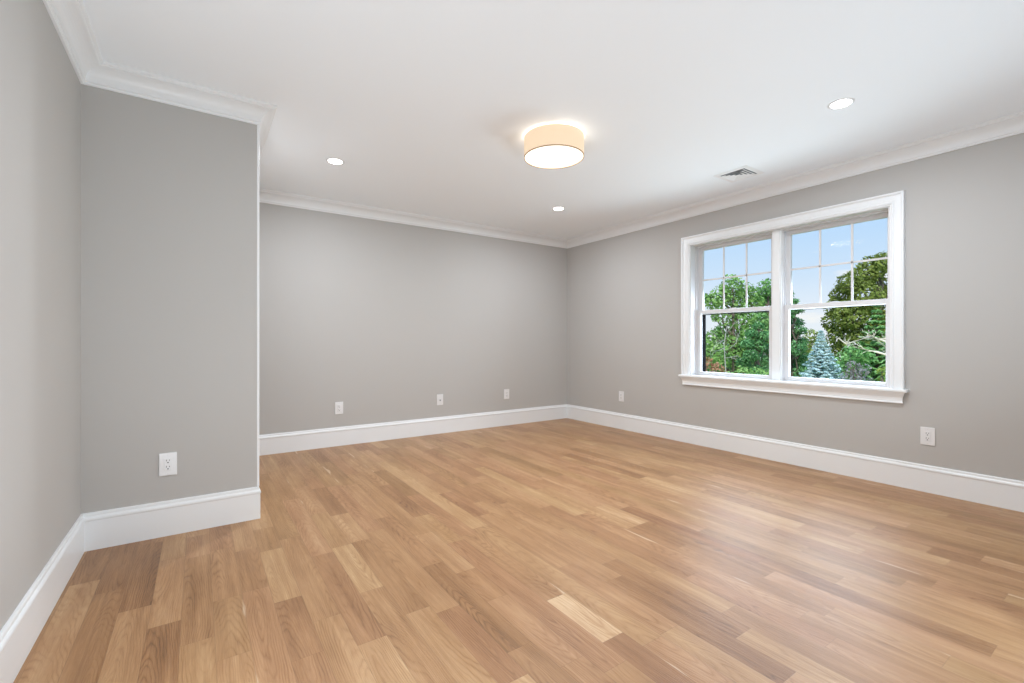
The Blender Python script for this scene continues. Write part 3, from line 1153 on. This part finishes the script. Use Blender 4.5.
lobes_tree('shrub', 'yellow green shrub right of the grey brown shrub', 'shrub', ground_at(888, 14),
           pix_lobes(14, [(882, 371, 5), (892, 374, 8), (882, 382, 6), (889, 390, 9)], G_), L_yel, leaf=0.05, per=1400, seed=20, trunk_r=0.06)
lobes_tree('shrub', 'low green shrub between the blue spruce and the grey brown shrub', 'shrub', ground_at(852, 24.5),
           pix_lobes(24.5, [(843, 358, 7), (850, 352, 8), (844, 368, 8), (848, 370, 9), (858, 354, 9), (866, 356, 9), (850, 386, 11), (862, 366, 9)], G_), L_fresh, leaf=0.09, per=600, seed=21, trunk_r=0.06)
# dark trees closing the view further back
for i, (u, v, t, rr_, mm, lab) in enumerate([
        (704, 348, 52, 19, L_mid, 'dark green tree behind the left edge of the left window sash'),
        (738, 346, 62, 24, L_deep, 'dark green tree behind the tall bright leafy tree'),
        (784, 344, 54, 22, L_deep, 'dark green tree behind the window mullion'),
        (818, 362, 66, 20, L_deep, 'dark green tree behind the blue spruce'),
        (900, 345, 54, 26, L_deep, 'dark green tree behind the large olive tree, at far right')]):
    lobes_tree('background_tree', lab, 'tree', ground_at(u, t),
               pix_lobes(t, [(u, v, rr_ * .6), (u - rr_ * .55, v + 8, rr_ * .55), (u + rr_ * .55, v + 7, rr_ * .55), (u, v + 20, rr_ * .7), (u - rr_ * .6, v + 26, rr_ * .6), (u + rr_ * .6, v + 26, rr_ * .6)], G_),
               mm, leaf=0.20, per=170, seed=40 + i, trunk_r=0.25, fill=0.5)

# bare bleached tree reaching in from the right
bt = thing('bare_tree', 'bare tree with bleached leafless branches reaching in from the right', 'tree', ground_at(925, 19))
bb = Vector(bt.location)
rng = random.Random(31)
bm = new()
tube(bm, [Vector((0, 0, -0.15)), Vector((0.05, 0, 1.5)), at(918, 365, 19) - bb, at(922, 330, 19) - bb, at(930, 300, 19) - bb], [0.13, 0.11, 0.09, 0.06, 0.02], 9)
finish('trunk', bm, M_dead, bt, True)
limbs = [[(918, 362), (895, 357), (878, 352), (862, 349), (848, 345), (838, 338)], [(919, 352), (897, 346), (882, 340), (868, 337), (856, 341), (846, 344)],
         [(920, 352), (900, 345), (886, 339), (876, 338), (866, 336)], [(918, 366), (900, 352), (888, 348), (880, 342), (874, 336)]]
for pl in limbs:
    bm = new()
    pts = [at(u + rng.uniform(-.8, .8), v, 19 + rng.uniform(-.25, .25)) - bb for u, v in pl]
    n_ = len(pts)
    tube(bm, pts, [0.056 - 0.036 * i / (n_ - 1) for i in range(n_)], 7)
    for i in range(1, n_):
        for _ in range(4):
            s_ = pts[i - 1].lerp(pts[i], rng.random())
            e_ = s_ + (pts[i] - pts[i - 1]).normalized() * rng.uniform(.05, .3) + Vector((rng.gauss(0, .12), rng.gauss(0, .12), rng.uniform(.06, .32) * rng.choice((1, 1, 1, -.6))))
            tw = bend(s_, e_, rng, 0.10, 4)
            tube(bm, tw, [.015, .013, .011, .008, .004], 5)
    finish('branch', bm, M_dead, bt, True)
# bleached dead limbs among the leaves of the left tree
dt = thing('dead_tree', 'thin dead tree with pale grey branches inside the left window sash', 'tree', ground_at(727, 27))
db = Vector(dt.location)
bm = new()
tube(bm, [Vector((0, 0, -.15)), at(726, 375, 27) - db, at(724, 345, 27) - db, at(727, 325, 27) - db], [.06, .035, .025, .01], 7)
finish('trunk', bm, M_dead2, dt, True)
for pl in [[(724, 345), (715, 335), (708, 330)], [(724, 340), (716, 345), (709, 352)], [(725, 335), (734, 324), (742, 318)], [(725, 352), (736, 343), (740, 330)],
           [(725, 358), (738, 356), (744, 364)], [(724, 348), (714, 352), (709, 362)]]:
    bm = new()
    pts = [at(u, v, 27 + rng.uniform(-.4, .2)) - db for u, v in pl]
    tube(bm, pts, [.018, .013, .006], 6)
    for i in range(1, 3):
        for _ in range(4):
            s_ = pts[i - 1].lerp(pts[i], rng.random())
            e_ = s_ + (pts[i] - pts[i - 1]).normalized() * rng.uniform(.1, .4) + Vector((rng.gauss(0, .15), rng.gauss(0, .15), rng.uniform(-.4, .3)))
            tube(bm, bend(s_, e_, rng, 0.1, 4), [.009, .008, .007, .006, .004], 5)
    finish('branch', bm, M_dead2, dt, True)
